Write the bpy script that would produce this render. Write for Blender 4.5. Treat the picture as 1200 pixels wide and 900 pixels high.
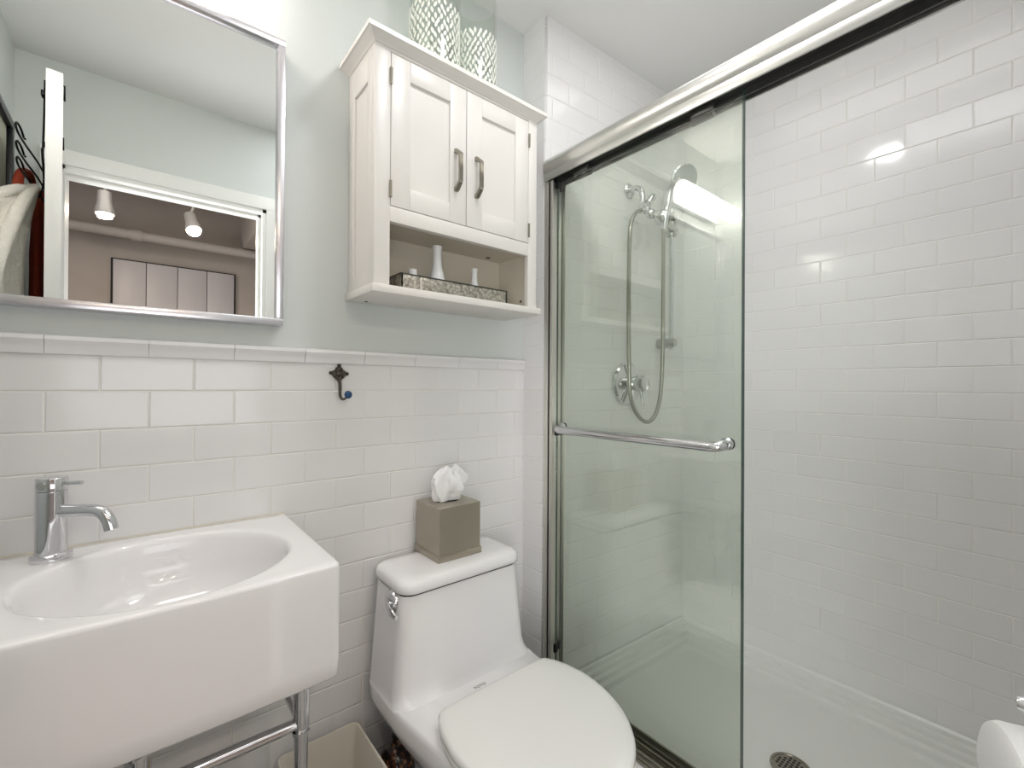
import bpy, bmesh, math, random
from mathutils import Vector, Matrix, Quaternion
random.seed(7)
for o in list(bpy.data.objects): bpy.data.objects.remove(o)
S = bpy.context.scene
COL = S.collection
# ---------------------------------------------------------------- camera, light, exposure
CAMZ = 1.17
yaw, pitch, roll, FPX = .6915, .0045, .0056, 528.53
fw = Vector((math.sin(yaw)*math.cos(pitch), math.cos(yaw)*math.cos(pitch), math.sin(pitch)))
r0 = Vector((math.cos(yaw), -math.sin(yaw), 0)); u0 = r0.cross(fw)
rt = math.cos(roll)*r0 + math.sin(roll)*u0; up = -math.sin(roll)*r0 + math.cos(roll)*u0
cd = bpy.data.cameras.new('camera'); cam = bpy.data.objects.new('camera', cd); COL.objects.link(cam)
M = Matrix((rt, up, -fw)).transposed().to_4x4(); M.translation = Vector((0, -1.2181, CAMZ))
cam.matrix_world = M
cd.sensor_fit = 'HORIZONTAL'; cd.sensor_width = 36; cd.lens = FPX/1200*36; cd.clip_start = .02; cd.clip_end = 60
S.camera = cam
S.view_settings.view_transform = 'Standard'; S.view_settings.look = 'None'
S.view_settings.gamma = 1; S.view_settings.use_curve_mapping = False
S.view_settings.exposure = 0.88
w = bpy.data.worlds.new('world'); S.world = w; w.use_nodes = True
w.node_tree.nodes['Background'].inputs[0].default_value = (.95, .96, 1, 1)
w.node_tree.nodes['Background'].inputs[1].default_value = 0.6

def area(name, loc, rot, sx, sy, power, color, shape='RECTANGLE', spread=180):
    l = bpy.data.lights.new(name, 'AREA'); l.shape = shape; l.size = sx; l.size_y = sy
    l.energy = power; l.color = color; l.spread = math.radians(spread)
    o = bpy.data.objects.new(name, l); COL.objects.link(o); o.location = loc; o.rotation_euler = rot
    return o
area('ceiling_lamp_light', (.69, -.63, 2.418), (0, 0, 0), .15, .15, 1.5, (.97, .98, 1), 'DISK')
area('bathroom_fill_light', (.76, -1.0, 2.425), (0, 0, 0), .42, .5, 1.2, (.97, .98, 1))  # added fill below the ceiling to soften the room, not a fixture
area('shower_fill_light', (1.30, -.80, 2.425), (0, 0, 0), .30, .9, .8, (1, .985, .96))  # added fill above the shower, stands in for bounced light; no lamp there
side_fill = area('hall_side_fill', (-.85, -1.92, .85), (0, 0, 0), .9, 1.1, 26, (.975, .98, .975)); side_fill.rotation_euler = Vector((.87, .48, .05)).to_track_quat('-Z', 'Y').to_euler()  # added fill aimed through the doorway at the shower wall; there is no window
area('hall_upward_fill', (.14, -1.60, 1.15), (math.radians(142), 0, 0), 1.0, .6, 2.6, (.94, .97, 1))  # added upward-tilted fill outside the doorway, lifts the bathroom ceiling
area('hall_overhead_fill', (.15, -2.2, 2.58), (0, 0, 0), 1.6, .5, 5, (1, .96, .92))  # added overhead fill for the hall, apart from its two spot lamps

# ---------------------------------------------------------------- materials
def lin(c):
    return tuple((v/12.92 if v <= .04045 else ((v+.055)/1.055)**2.4) for v in c)
def mat(name, col, rough=.5, metal=0, noise=0, nscale=20, bump=0, bscale=60, coat=0, spec=.5, **kw):
    m = bpy.data.materials.new(name); m.use_nodes = True; nt = m.node_tree; b = nt.nodes['Principled BSDF']
    c = lin(col); b.inputs['Base Color'].default_value = (*c, 1)
    b.inputs['Roughness'].default_value = rough; b.inputs['Metallic'].default_value = metal
    b.inputs['Coat Weight'].default_value = coat; b.inputs['Coat Roughness'].default_value = .05
    b.inputs['Specular IOR Level'].default_value = spec
    tc = nt.nodes.new('ShaderNodeTexCoord')
    n = nt.nodes.new('ShaderNodeTexNoise'); n.inputs['Scale'].default_value = nscale; n.inputs['Detail'].default_value = 4
    nt.links.new(tc.outputs['Object'], n.inputs['Vector'])
    mx = nt.nodes.new('ShaderNodeMix'); mx.data_type = 'RGBA'
    mx.inputs[6].default_value = (*[v*(1-noise) for v in c], 1); mx.inputs[7].default_value = (*[min(1, v*(1+noise)) for v in c], 1)
    nt.links.new(n.outputs['Fac'], mx.inputs[0]); nt.links.new(mx.outputs[2], b.inputs['Base Color'])
    if bump:
        n2 = nt.nodes.new('ShaderNodeTexNoise'); n2.inputs['Scale'].default_value = bscale; n2.inputs['Detail'].default_value = 3
        nt.links.new(tc.outputs['Object'], n2.inputs['Vector'])
        bp = nt.nodes.new('ShaderNodeBump'); bp.inputs['Strength'].default_value = 1; bp.inputs['Distance'].default_value = bump
        nt.links.new(n2.outputs['Fac'], bp.inputs['Height']); nt.links.new(bp.outputs[0], b.inputs['Normal'])
    for k, v in kw.items(): b.inputs[k.replace('_', ' ')].default_value = v
    return m
BW, RH = .154, .0778
def tilemat(name, col, grout, bw=BW, rough=.1, mortar=.0016):
    m = bpy.data.materials.new(name); m.use_nodes = True; nt = m.node_tree; b = nt.nodes['Principled BSDF']
    uv = nt.nodes.new('ShaderNodeUVMap')
    def brick(ms, sm):
        t = nt.nodes.new('ShaderNodeTexBrick'); t.offset = .5; t.offset_frequency = 2; t.squash = 1
        t.inputs['Scale'].default_value = 1; t.inputs['Brick Width'].default_value = bw; t.inputs['Row Height'].default_value = RH
        t.inputs['Mortar Size'].default_value = ms; t.inputs['Mortar Smooth'].default_value = sm; t.inputs['Bias'].default_value = 0
        nt.links.new(uv.outputs[0], t.inputs['Vector']); return t
    c = lin(col); g = lin(grout)
    a = brick(mortar, .3)
    a.inputs['Color1'].default_value = (*[v*.985 for v in c], 1); a.inputs['Color2'].default_value = (*[min(1, v*1.01) for v in c], 1)
    a.inputs['Mortar'].default_value = (*g, 1)
    nt.links.new(a.outputs['Color'], b.inputs['Base Color'])
    h = brick(.0042, 1.0)
    ma = nt.nodes.new('ShaderNodeMath'); ma.operation = 'POWER'; ma.inputs[1].default_value = 2.2
    nt.links.new(h.outputs['Fac'], ma.inputs[0])
    # per tile waviness
    tc = nt.nodes.new('ShaderNodeTexCoord'); n = nt.nodes.new('ShaderNodeTexNoise'); n.inputs['Scale'].default_value = 9; n.inputs['Detail'].default_value = 1
    nt.links.new(tc.outputs['Object'], n.inputs['Vector'])
    n3 = nt.nodes.new('ShaderNodeMath'); n3.operation = 'MULTIPLY_ADD'; n3.inputs[1].default_value = .9
    nt.links.new(n.outputs['Fac'], n3.inputs[0]); 
    inv = nt.nodes.new('ShaderNodeMath'); inv.operation = 'MULTIPLY'; inv.inputs[1].default_value = -1
    nt.links.new(ma.outputs[0], inv.inputs[0]); nt.links.new(inv.outputs[0], n3.inputs[2])
    bp = nt.nodes.new('ShaderNodeBump'); bp.inputs['Distance'].default_value = .0011; bp.inputs['Strength'].default_value = 1
    nt.links.new(n3.outputs[0], bp.inputs['Height']); nt.links.new(bp.outputs[0], b.inputs['Normal'])
    rr = nt.nodes.new('ShaderNodeMapRange'); rr.inputs[3].default_value = rough; rr.inputs[4].default_value = .7
    nt.links.new(a.outputs['Fac'], rr.inputs[0]); nt.links.new(rr.outputs[0], b.inputs['Roughness'])
    return m
def emis(name, col, st):
    m = bpy.data.materials.new(name); m.use_nodes = True; b = m.node_tree.nodes['Principled BSDF']
    b.inputs['Base Color'].default_value = (*col, 1); b.inputs['Emission Color'].default_value = (*col, 1); b.inputs['Emission Strength'].default_value = st
    return m
def glassmat(name, tint, refl=1.0, ior=1.5):
    m = bpy.data.materials.new(name); m.use_nodes = True; nt = m.node_tree
    for n in list(nt.nodes):
        if n.type != 'OUTPUT_MATERIAL': nt.nodes.remove(n)
    out = nt.nodes['Material Output']
    tr = nt.nodes.new('ShaderNodeBsdfTransparent'); tr.inputs[0].default_value = (*tint, 1)
    gl = nt.nodes.new('ShaderNodeBsdfGlossy'); gl.inputs['Roughness'].default_value = .0; gl.inputs[0].default_value = (refl, refl, refl, 1)
    fr = nt.nodes.new('ShaderNodeFresnel'); fr.inputs['IOR'].default_value = ior
    mx = nt.nodes.new('ShaderNodeMixShader'); nt.links.new(fr.outputs[0], mx.inputs[0])
    ge = nt.nodes.new('ShaderNodeNewGeometry'); mr = nt.nodes.new('ShaderNodeMapRange'); mr.inputs[3].default_value = ior; mr.inputs[4].default_value = 1/ior
    nt.links.new(ge.outputs['Backfacing'], mr.inputs[0]); nt.links.new(mr.outputs[0], fr.inputs['IOR'])
    nt.links.new(tr.outputs[0], mx.inputs[1]); nt.links.new(gl.outputs[0], mx.inputs[2]); nt.links.new(mx.outputs[0], out.inputs[0])
    return m

PAINT = mat('pale_green_wall_paint', (.84, .860, .850), .55, noise=.015, nscale=3, bump=.0004, bscale=250)
CEIL = mat('white_ceiling_paint', (.93, .93, .925), .6, noise=.01, nscale=2, bump=.0004, bscale=200)
TILE = tilemat('glazed_white_subway_tile', (.918, .914, .914), (.93, .925, .905))
TILE1 = tilemat('glazed_white_edge_tile', (.918, .914, .914), (.93, .925, .905), bw=8.0)
GLAZE = mat('white_glazed_trim_tile', (.925, .92, .925), .1, noise=.01, bump=.0003, bscale=15)
GROUT = mat('grey_tile_grout', (.86, .855, .83), .8, noise=.05)
CERAMIC = mat('white_vitreous_china', (.935, .93, .935), .07, noise=.004, nscale=5, coat=.3)
SEATP = mat('white_seat_plastic', (.93, .93, .92), .16, noise=.004)
CHROME = mat('polished_chrome', (.86, .86, .87), .06, 1, noise=.01)
CHROME2 = mat('satin_chrome', (.76, .755, .74), .22, 1, noise=.03)
HEADER = mat('polished_aluminium', (.86, .855, .84), .3, 1, noise=.02)
BRNICKEL = mat('brushed_nickel', (.60, .58, .53), .33, 1, noise=.08, nscale=60)
TISMET = mat('brushed_pewter', (.68, .65, .59), .33, .75, noise=.07, nscale=14)
MIRROR = mat('mirror_silver', (.93, .94, .935), .0, 1)
CABW = mat('off_white_cabinet_lacquer', (.90, .885, .865), .32, noise=.012, nscale=8)
CABIN = mat('cream_cabinet_interior', (.83, .80, .74), .45, noise=.02, nscale=8)
WHITEP = mat('white_gloss_paint', (.94, .94, .93), .25, noise=.01)
BLACK = mat('black_rubber', (.03, .035, .035), .4)
DARKM = mat('dark_channel_metal', (.34, .34, .33), .35, .8)
HOSE = mat('ribbed_steel_hose', (.66, .655, .62), .3, 1)
GLASS = glassmat('green_tinted_door_glass', (.958, .977, .953), 1.0, 1.53)
GEDGE = mat('green_glass_edge', (.18, .27, .24), .15, 0, noise=.1)
VGLASS = glassmat('clear_green_vase_glass', (.955, .972, .955), .9, 1.45)
LEAFW = mat('frosted_white_leaf', (.93, .94, .90), .35, noise=.03)
PORC = mat('matt_white_porcelain', (.90, .90, .90), .3, noise=.01)
PAN = mat('white_acrylic_pan', (.91, .91, .90), .28, noise=.01)
FLOORM = None
BINM = mat('ivory_plastic', (.84, .82, .77), .4, noise=.02)
PAPER = mat('soft_white_paper', (.93, .93, .925), .9, noise=.01, bump=.0006, bscale=120)
TISSUE = mat('white_tissue_paper', (.95, .95, .95), .85, noise=.01, bump=.001, bscale=60)
ROBE = mat('white_terry_cloth', (.90, .885, .85), .95, noise=.06, nscale=40, bump=.004, bscale=140)
RUST = mat('rust_red_cloth', (.60, .22, .12), .9, noise=.15, nscale=30, bump=.002, bscale=90)
NAVY = mat('navy_cloth', (.10, .11, .16), .9, noise=.1, nscale=30)
IRON = mat('black_wire', (.09, .085, .09), .35, .7)
FRAMEB = mat('black_picture_frame', (.07, .08, .11), .3, noise=.1)
PRINT = mat('pale_print_paper', (.66, .66, .55), .3, noise=.25, nscale=6)
MATB = mat('cream_mount_board', (.80, .80, .72), .6)
BRONZE = mat('antique_bronze', (.34, .315, .29), .45, .8, noise=.4, nscale=150)
BLUEG = mat('blue_enamel_knob', (.14, .30, .47), .1, .3, noise=.5, nscale=120)
CONCRETE = mat('brown_grey_concrete', (.57, .525, .49), .8, noise=.16, nscale=3, bump=.002, bscale=12)
PIPEM = mat('painted_pipe', (.60, .56, .53), .6, noise=.08)
CLOSET = mat('grey_closet_lacquer', (.62, .59, .585), .45, noise=.05, nscale=4)
DARKGAP = mat('dark_gap', (.06, .055, .05), .8)

def mottled():
    m = bpy.data.materials.new('mottled_brown_glaze'); m.use_nodes = True; nt = m.node_tree; b = nt.nodes['Principled BSDF']
    tc = nt.nodes.new('ShaderNodeTexCoord'); v = nt.nodes.new('ShaderNodeTexVoronoi'); v.inputs['Scale'].default_value = 70
    nt.links.new(tc.outputs['Object'], v.inputs['Vector'])
    r = nt.nodes.new('ShaderNodeValToRGB'); e = r.color_ramp.elements
    e[0].color = (*lin((.50, .38, .25)), 1); e[0].position = .1; e[1].color = (*lin((.07, .055, .05)), 1); e[1].position = .62
    x = e.new(.38); x.color = (*lin((.30, .17, .10)), 1)
    nt.links.new(v.outputs['Distance'], r.inputs[0]); nt.links.new(r.outputs[0], b.inputs['Base Color']); b.inputs['Roughness'].default_value = .12
    return m
MOTTLE = mottled()
def hammered():
    m = bpy.data.materials.new('engraved_silver_metal'); m.use_nodes = True; nt = m.node_tree; b = nt.nodes['Principled BSDF']
    tc = nt.nodes.new('ShaderNodeTexCoord'); v = nt.nodes.new('ShaderNodeTexVoronoi'); v.inputs['Scale'].default_value = 110
    nt.links.new(tc.outputs['Object'], v.inputs['Vector'])
    r = nt.nodes.new('ShaderNodeValToRGB'); e = r.color_ramp.elements
    e[0].color = (*lin((.80, .78, .73)), 1); e[1].color = (*lin((.52, .50, .46)), 1); e[1].position = .85
    nt.links.new(v.outputs['Distance'], r.inputs[0]); nt.links.new(r.outputs[0], b.inputs['Base Color'])
    b.inputs['Metallic'].default_value = .55; b.inputs['Roughness'].default_value = .38
    bp = nt.nodes.new('ShaderNodeBump'); bp.inputs['Distance'].default_value = .0015; nt.links.new(v.outputs['Distance'], bp.inputs['Height']); nt.links.new(bp.outputs[0], b.inputs['Normal'])
    return m
ENGR = hammered()
def floor_tile():
    m = bpy.data.materials.new('grey_floor_tile'); m.use_nodes = True; nt = m.node_tree; b = nt.nodes['Principled BSDF']
    tc = nt.nodes.new('ShaderNodeTexCoord'); t = nt.nodes.new('ShaderNodeTexBrick'); t.offset = 0
    for k, v in (('Scale', 1), ('Brick Width', .05), ('Row Height', .05), ('Mortar Size', .002)): t.inputs[k].default_value = v
    t.inputs['Color1'].default_value = (*lin((.66, .64, .62)), 1); t.inputs['Color2'].default_value = (*lin((.60, .59, .57)), 1); t.inputs['Mortar'].default_value = (*lin((.45, .44, .42)), 1)
    nt.links.new(tc.outputs['Object'], t.inputs['Vector']); nt.links.new(t.outputs['Color'], b.inputs['Base Color']); b.inputs['Roughness'].default_value = .3
    return m
FLOORM = floor_tile()

# ---------------------------------------------------------------- mesh helpers
class MB:
    def __init__(s): s.bm = bmesh.new(); s.mi = 0
    def _mark(s, faces):
        for f in faces: f.material_index = s.mi
    def box(s, x0, x1, y0, y1, z0, z1, bev=0, seg=2, rot=None):
        r = bmesh.ops.create_cube(s.bm, size=1); vs = r['verts']
        bmesh.ops.scale(s.bm, vec=(abs(x1-x0), abs(y1-y0), abs(z1-z0)), verts=vs)
        if rot is not None: bmesh.ops.rotate(s.bm, cent=(0, 0, 0), matrix=rot, verts=vs)
        bmesh.ops.translate(s.bm, vec=((x0+x1)/2, (y0+y1)/2, (z0+z1)/2), verts=vs)
        if bev:
            es = list({e for v in vs for e in v.link_edges})
            r2 = bmesh.ops.bevel(s.bm, geom=es, offset=bev, segments=seg, profile=.5, affect='EDGES')
            s._mark(r2['faces'])
        fs = {f for v in vs if v.is_valid for f in v.link_faces}; s._mark(fs)
        return s
    def loft(s, rings, cap0=True, cap1=True, closed=True):
        L = [[s.bm.verts.new(p) for p in r] for r in rings]; n = len(L[0]); fs = []
        for a, b in zip(L, L[1:]):
            for i in range(n if closed else n-1):
                j = (i+1) % n
                try: fs.append(s.bm.faces.new((a[i], a[j], b[j], b[i])))
                except ValueError: pass
        if closed and cap0: fs.append(s.bm.faces.new(L[0][::-1]))
        if closed and cap1: fs.append(s.bm.faces.new(L[-1]))
        s._mark(fs); return s
    def tube(s, pts, r, n=12, cap=True, sub=0):
        P = [Vector(p) for p in pts]
        if sub: P = catmull(P, sub)
        R = r if isinstance(r, (list, tuple)) else [r]*len(P)
        if len(R) != len(P): R = [R[0]+(R[-1]-R[0])*i/(len(P)-1) for i in range(len(P))]
        T = [(P[min(i+1, len(P)-1)]-P[max(i-1, 0)]).normalized() for i in range(len(P))]
        a = Vector((0, 0, 1)) if abs(T[0].z) < .9 else Vector((1, 0, 0))
        u = T[0].cross(a).normalized(); rings = []
        for i, p in enumerate(P):
            u = (u - T[i]*u.dot(T[i])).normalized(); v = T[i].cross(u)
            rings.append([p + (u*math.cos(2*math.pi*k/n) + v*math.sin(2*math.pi*k/n))*R[i] for k in range(n)])
        return s.loft(rings, cap, cap)
    def lathe(s, prof, c=(0, 0, 0), axis=(0, 0, 1), n=40, cap0=True, cap1=True):
        q = Vector((0, 0, 1)).rotation_difference(Vector(axis).normalized()); c = Vector(c)
        rings = [[c + q @ Vector((r*math.cos(2*math.pi*k/n), r*math.sin(2*math.pi*k/n), z)) for k in range(n)] for r, z in prof]
        return s.loft(rings, cap0, cap1)
    def prism(s, poly, z0, z1):
        return s.loft([[(x, y, z0) for x, y in poly], [(x, y, z1) for x, y in poly]])
    def face(s, pts):
        f = s.bm.faces.new([s.bm.verts.new(p) for p in pts]); s._mark([f]); return s
def catmull(P, k):
    out = []; n = len(P)
    for i in range(n-1):
        a, b, c, d = P[max(i-1, 0)], P[i], P[i+1], P[min(i+2, n-1)]
        for j in range(k):
            t = j/k; out.append(.5*((2*b)+(c-a)*t+(2*a-5*b+4*c-d)*t*t+(3*b-a-3*c+d)*t**3))
    out.append(P[-1].copy()); return out
def wloc(o):
    v = Vector((0, 0, 0))
    while o is not None: v += o.location; o = o.parent
    return v
def obj(name, mb, mats, parent=None, smooth=True, angle=35, origin=None, uvf=None, **props):
    bm = mb.bm; bmesh.ops.recalc_face_normals(bm, faces=bm.faces)
    bm.verts.ensure_lookup_table()
    if uvf:
        uvl = bm.loops.layers.uv.new('UVMap')
        for f in bm.faces:
            for l in f.loops: l[uvl].uv = uvf(l.vert.co, f.normal)
    base = wloc(parent) if parent is not None else Vector((0, 0, 0))
    loc = Vector(origin) if origin is not None else Vector((0, 0, 0))
    if origin is None:
        xs = [v.co for v in bm.verts]
        mn = Vector([min(c[i] for c in xs) for i in range(3)]); mx = Vector([max(c[i] for c in xs) for i in range(3)])
        loc = (mn+mx)/2; loc.z = mn.z
    bmesh.ops.translate(bm, vec=-loc, verts=bm.verts)
    me = bpy.data.meshes.new(name); bm.to_mesh(me); bm.free()
    for m in (mats if isinstance(mats, (list, tuple)) else [mats]): me.materials.append(m)
    o = bpy.data.objects.new(name, me); COL.objects.link(o); o.parent = parent; o.location = loc-base
    if smooth:
        for p in me.polygons: p.use_smooth = True
        me.set_sharp_from_angle(angle=math.radians(angle))
    for k, v in props.items(): o[k] = v
    return o
def thing(name, loc, label, cat, group=None):
    o = bpy.data.objects.new(name, None); COL.objects.link(o); o.location = loc; o.empty_display_size = .05
    o['label'] = label; o['category'] = cat
    if group: o['group'] = group
    return o
def struct(name, mb, m, smooth=False, **k): return obj(name, mb, m, None, smooth, kind='structure', **k)
def rrect(x0, x1, y0, y1, r, z, n=8):
    pts = []
    for cx, cy, a0 in ((x1-r, y1-r, 0), (x0+r, y1-r, 90), (x0+r, y0+r, 180), (x1-r, y0+r, 270)):
        for k in range(n+1):
            a = math.radians(a0+90*k/n); pts.append((cx+r*math.cos(a), cy+r*math.sin(a), z))
    return pts

# ================================================================ THE ROOM
XC, XR, YO, YE = 1.0615, 1.881, -.108, -.150     # jog corner, shower wall, plumbing wall line
YF, XL, H = -1.33, -.37, 2.437
Z0 = 1.1552
def vz(z, z0=Z0): return z - z0 + 40*RH
FRX = 2.05
struct('floor', MB().box(XL-.1, XC+.9, YF-.12, .1, -.1, 0), FLOORM)
struct('ceiling', MB().box(XL-.1, 2.1, YF-.12, .12, H, H+.1), CEIL)
struct('wall_back', MB().box(XL-.1, XC, .008, .12, 0, H), PAINT)
struct('wall_back_tile', MB().box(XL, XC+.001, 0, .0079, 0, 1.226), [TILE], uvf=lambda c, n: (c.x+.1366+4*BW, vz(c.z)))
# jog + plumbing wall (tiled), slightly out of square, with a bullnose outer corner
mb = MB(); R = .011; poly = [(XC, .009)]
poly += [(XC+R-R*math.cos(math.radians(a)), YO+R-R*math.sin(math.radians(a))) for a in range(0, 91, 15)]
poly += [(XR+.1, YO+(YE-YO)*(XR+.1-XC-R)/(XR-XC-R)), (XR+.1, .12), (XC, .12)]
mb.prism(poly, 0, H)
def uv_jog(c, n):
    return ((c.x-XC+.045+3*BW) if abs(n.y) > .75 else (.03-c.y+BW*2), vz(c.z))
o = struct('wall_plumbing', mb, [TILE, TILE1], uvf=uv_jog)
for p in o.data.polygons:
    if abs(p.normal.y) < .99 : p.material_index = 1; 
    if abs(p.normal.y) < .99 and abs(p.normal.x) < .99: p.use_smooth = True
# thin joint beside the bullnose tile, on the plumbing wall
# shower right wall
struct('wall_right', MB().box(XR, XR+.12, YF-.12, .05, 0, H), [TILE], uvf=lambda c, n: (-c.y-.4462+BW/2+6*BW, vz(c.z, 1.1564)))
# shower foot wall + front wall with the doorway opening
OX0, OX1, OZ = -.246, .482, 2.035
mb = MB(); mb.box(XL-.1, OX0, YF-.12, YF, 0, H); mb.box(OX1, 1.02, YF-.12, YF, 0, H); mb.box(OX0, OX1, YF-.12, YF, OZ, H)
struct('wall_front', mb, PAINT)
struct('wall_shower_foot', MB().box(1.02, XR+.1, YF-.12, YF, 0, H), [TILE], uvf=lambda c, n: (c.x+3*BW, vz(c.z)))
struct('wall_left', MB().box(XL-.1, XL, YF-.12, .12, 0, H), PAINT)
# chair-rail cap tiles on the back wall
mb = MB(); zb, zt = 1.2262, 1.263
prof = [(0, zb), (-.006, zb), (-.008, zb+.006), (-.0085, zb+.014), (-.012, zb+.020), (-.0155, zb+.027), (-.0135, zb+.034), (-.007, zt), (.007, zt)]
xs = [XL, -.29, -.137+.0002, .0163, .1697, .3231, .4765, .6299, .7833, .9367, XC-.0005]
for a, b in zip(xs, xs[1:]):
    mb.loft([[(x, y, z) for y, z in prof] for x in (a+.0005, b-.0005)])
mb.mi = 1; mb.box(XL, XC-.001, -.004, .007, zb+.001, zt-.004)
struct('trim_1', mb, [GLAZE, GROUT], smooth=True)
# door casing, seen in the mirror
mb = MB()
for (a, b, c, d) in ((OX0-.055, OX0, 0, OZ+.055), (OX1, OX1+.04, 0, OZ+.055)): mb.box(a, b, YF-.0005, YF+.014, c, d, .003)
mb.box(OX0-.055, OX1+.04, YF-.0005, YF+.015, OZ, OZ+.060, .003)
struct('trim_2', mb, WHITEP)
mb = MB(); mb.box(OX0, OX0+.016, YF-.125, YF+.006, 0, OZ); mb.box(OX1-.016, OX1, YF-.125, YF+.006, 0, OZ); mb.box(OX0, OX1, YF-.125, YF+.006, OZ-.016, OZ)
mb.box(OX1-.028, OX1-.016, YF-.09, YF-.04, 0, OZ-.016); mb.box(OX0+.016, OX1-.016, YF-.09, YF-.04, OZ-.028, OZ-.016)
struct('trim_3', mb, WHITEP)
# the open bathroom door (seen edge-on in the mirror)
DX0, DX1, DY0, DY1 = -.199, -.166, YF+.03, -.572
def dxl(y): return -.200-.0975*(DY1-y)      # outer (hook) face of the swung door
mb = MB(); mb.prism([(dxl(DY1), DY1), (dxl(DY1)+.0335, DY1-.003), (dxl(DY0)+.0335, DY0-.003), (dxl(DY0), DY0)], .01, 2.028)
d = struct('door_1', mb, WHITEP, smooth=False)
mb = MB(); mb.lathe([(.026, 0), (.026, .006), (.012, .010), (.011, .03), (.022, .036), (.027, .048), (.022, .058), (.0, .060)], (dxl(DY1-.06)+.033, DY1-.06, .95), (1, -.097, 0), 24)
obj('door_knob', mb, CHROME2, d)

# ---- hall beyond the doorway
HY = -3.25
struct('wall_hall', MB().box(-3, 3.2, HY-.1, HY, 0, 2.9), CONCRETE)
struct('floor_hall', MB().box(-3, 3.2, HY-.1, YF-.12, -.1, 0), mat('hall_wood_floor', (.50, .40, .32), .4, noise=.1))
struct('ceiling_hall', MB().box(-3, 3.2, HY, YF-.12, 2.62, 2.75), CONCRETE)
mb = MB(); mb.box(.66, .96, HY+.001, HY+.7, 2.30, 2.619); struct('trim_4', mb, CONCRETE)

# ================================================================ SHOWER
# pan
mb = MB(); PX0, PX1 = 1.025, XR-.0006; PY0, PY1 = YF+.001, YE+.0
poly = [(PX0, YF+.001), (PX0, YO-.001), (XC+R, YO-.001), (PX1, YE-.001), (PX1, YF+.001)]
def ring(ix0, iy1, ix1, iy0, z):
    # inset outline (left, back, right, front)
    def yb(x): return YO-.001+(YE-YO)*(x-XC-R)/(XR-XC-R)
    x0, x1 = PX0+ix0, PX1-ix1
    return [(x0, YF+.001+iy0, z), (x0, (yb(x0) if x0 > XC+R else YO-.001)-iy1, z), (x1, yb(x1)-iy1, z), (x1, YF+.001+iy0, z)]
rings = [ring(0, 0, 0, 0, .0005), ring(0, 0, 0, 0, .142), ring(.006, .0, .0, .0, .149)]
rings += [ring(.115, .004, .004, .004, .149), ring(.122, .010, .010, .010, .143), ring(.124, .012, .012, .012, .131), ring(.126, .026, .026, .026, .127),
          ring(.128, .028, .028, .028, .114), ring(.130, .042, .042, .042, .110), ring(.132, .044, .044, .044, .096), ring(.136, .058, .058, .058, .090),
          ring(.140, .062, .062, .062, .072), ring(.160, .085, .085, .085, .064)]
mb.loft(rings, True, False)
# floor falling to the drain
DRX, DRY = 1.478, -.722
last = rings[-1]; N = 32
circ = [(DRX+.052*math.cos(2*math.pi*k/N), DRY+.052*math.sin(2*math.pi*k/N), .056) for k in range(N)]
bmv = [mb.bm.verts.new(p) for p in circ]; lv = [mb.bm.verts.new(p) for p in last]
def ang(p): return math.atan2(p[1]-DRY, p[0]-DRX) % (2*math.pi)
ca = [ang(p) for p in last]
idx = [min(range(N), key=lambda k: abs((2*math.pi*k/N-a+math.pi) % (2*math.pi)-math.pi)) for a in ca]
for i in range(4):
    j = (i+1) % 4; a, b = idx[i], idx[j]
    ccw = ((ca[j]-ca[i]) % (2*math.pi)) < math.pi
    seq = []; k = a
    while True:
        seq.append(k)
        if k == b: break
        k = (k+(1 if ccw else -1)) % N
    try: mb.bm.faces.new([lv[i], lv[j]] + [bmv[k] for k in reversed(seq)])
    except ValueError: pass
mb.bm.faces.new(bmv[::-1])
pan = thing('shower_pan', (1.45, -.72, 0), 'low white acrylic shower pan with stepped rim and round drain', 'shower pan')
obj('pan_body', mb, PAN, pan, angle=30)
mb = MB(); mb.lathe([(.050, 0), (.054, .002), (.053, .005), (.046, .006), (.045, .004), (.0, .004)], (DRX, DRY, .0565), (0, 0, 1), 40)
dr = obj('drain_cover', mb, BRNICKEL, pan)
mb = MB()
for i in range(-3, 4):
    for j in range(-3, 4):
        if i*i+j*j < 11: mb.box(DRX+i*.011-.0034, DRX+i*.011+.0034, DRY+j*.011-.0034, DRY+j*.011+.0034, .0606, .0612)
obj('drain_holes', mb, BLACK, dr, smooth=False)

# enclosure: header rail, jambs, bottom track, two sliding panels
GXO, GXI = 1.0745, 1.1015   # outer / inner glass planes
enc = thing('shower_enclosure', (1.09, -.72, .149), 'sliding glass shower enclosure with chrome header rail and green tinted panels', 'shower door')
mb = MB(); hy0, hy1 = YF+.002, YO-.0025
prof = []
for a in range(60, 301, 12):   # bulging front, towards the room
    prof.append((1.076+.030*math.cos(math.radians(a)) , 1.909+.033*math.sin(math.radians(a))))
prof = [(1.125, 1.940), (1.091, 1.941)] + prof + [(1.091, 1.874), (1.125, 1.874)]
mb.loft([[(x, y, z) for x, z in prof] for y in (hy0, hy1)])
mb.box(1.049, 1.0555, hy0, hy1, 1.858, 1.884, .0025)
mb.box(1.120, 1.126, hy0, hy1, 1.858, 1.884, .0025)
obj('header_rail', mb, HEADER, enc, angle=25)
mb = MB(); mb.box(1.057, 1.118, hy0, hy1, 1.868, 1.8735); mb.box(1.0865, 1.0895, hy0, hy1, 1.852, 1.870)
obj('header_channel', mb, DARKM, enc, smooth=False, label='dark underside channel of the header rail')
mb = MB(); mb.box(1.056, 1.119, hy1-.030, hy1, .162, 1.857, .002); mb.box(1.056, 1.0605, hy1-.040, hy1-.02, .162, 1.857, .001); mb.box(1.1145, 1.119, hy1-.040, hy1-.02, .162, 1.857, .001)
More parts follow.
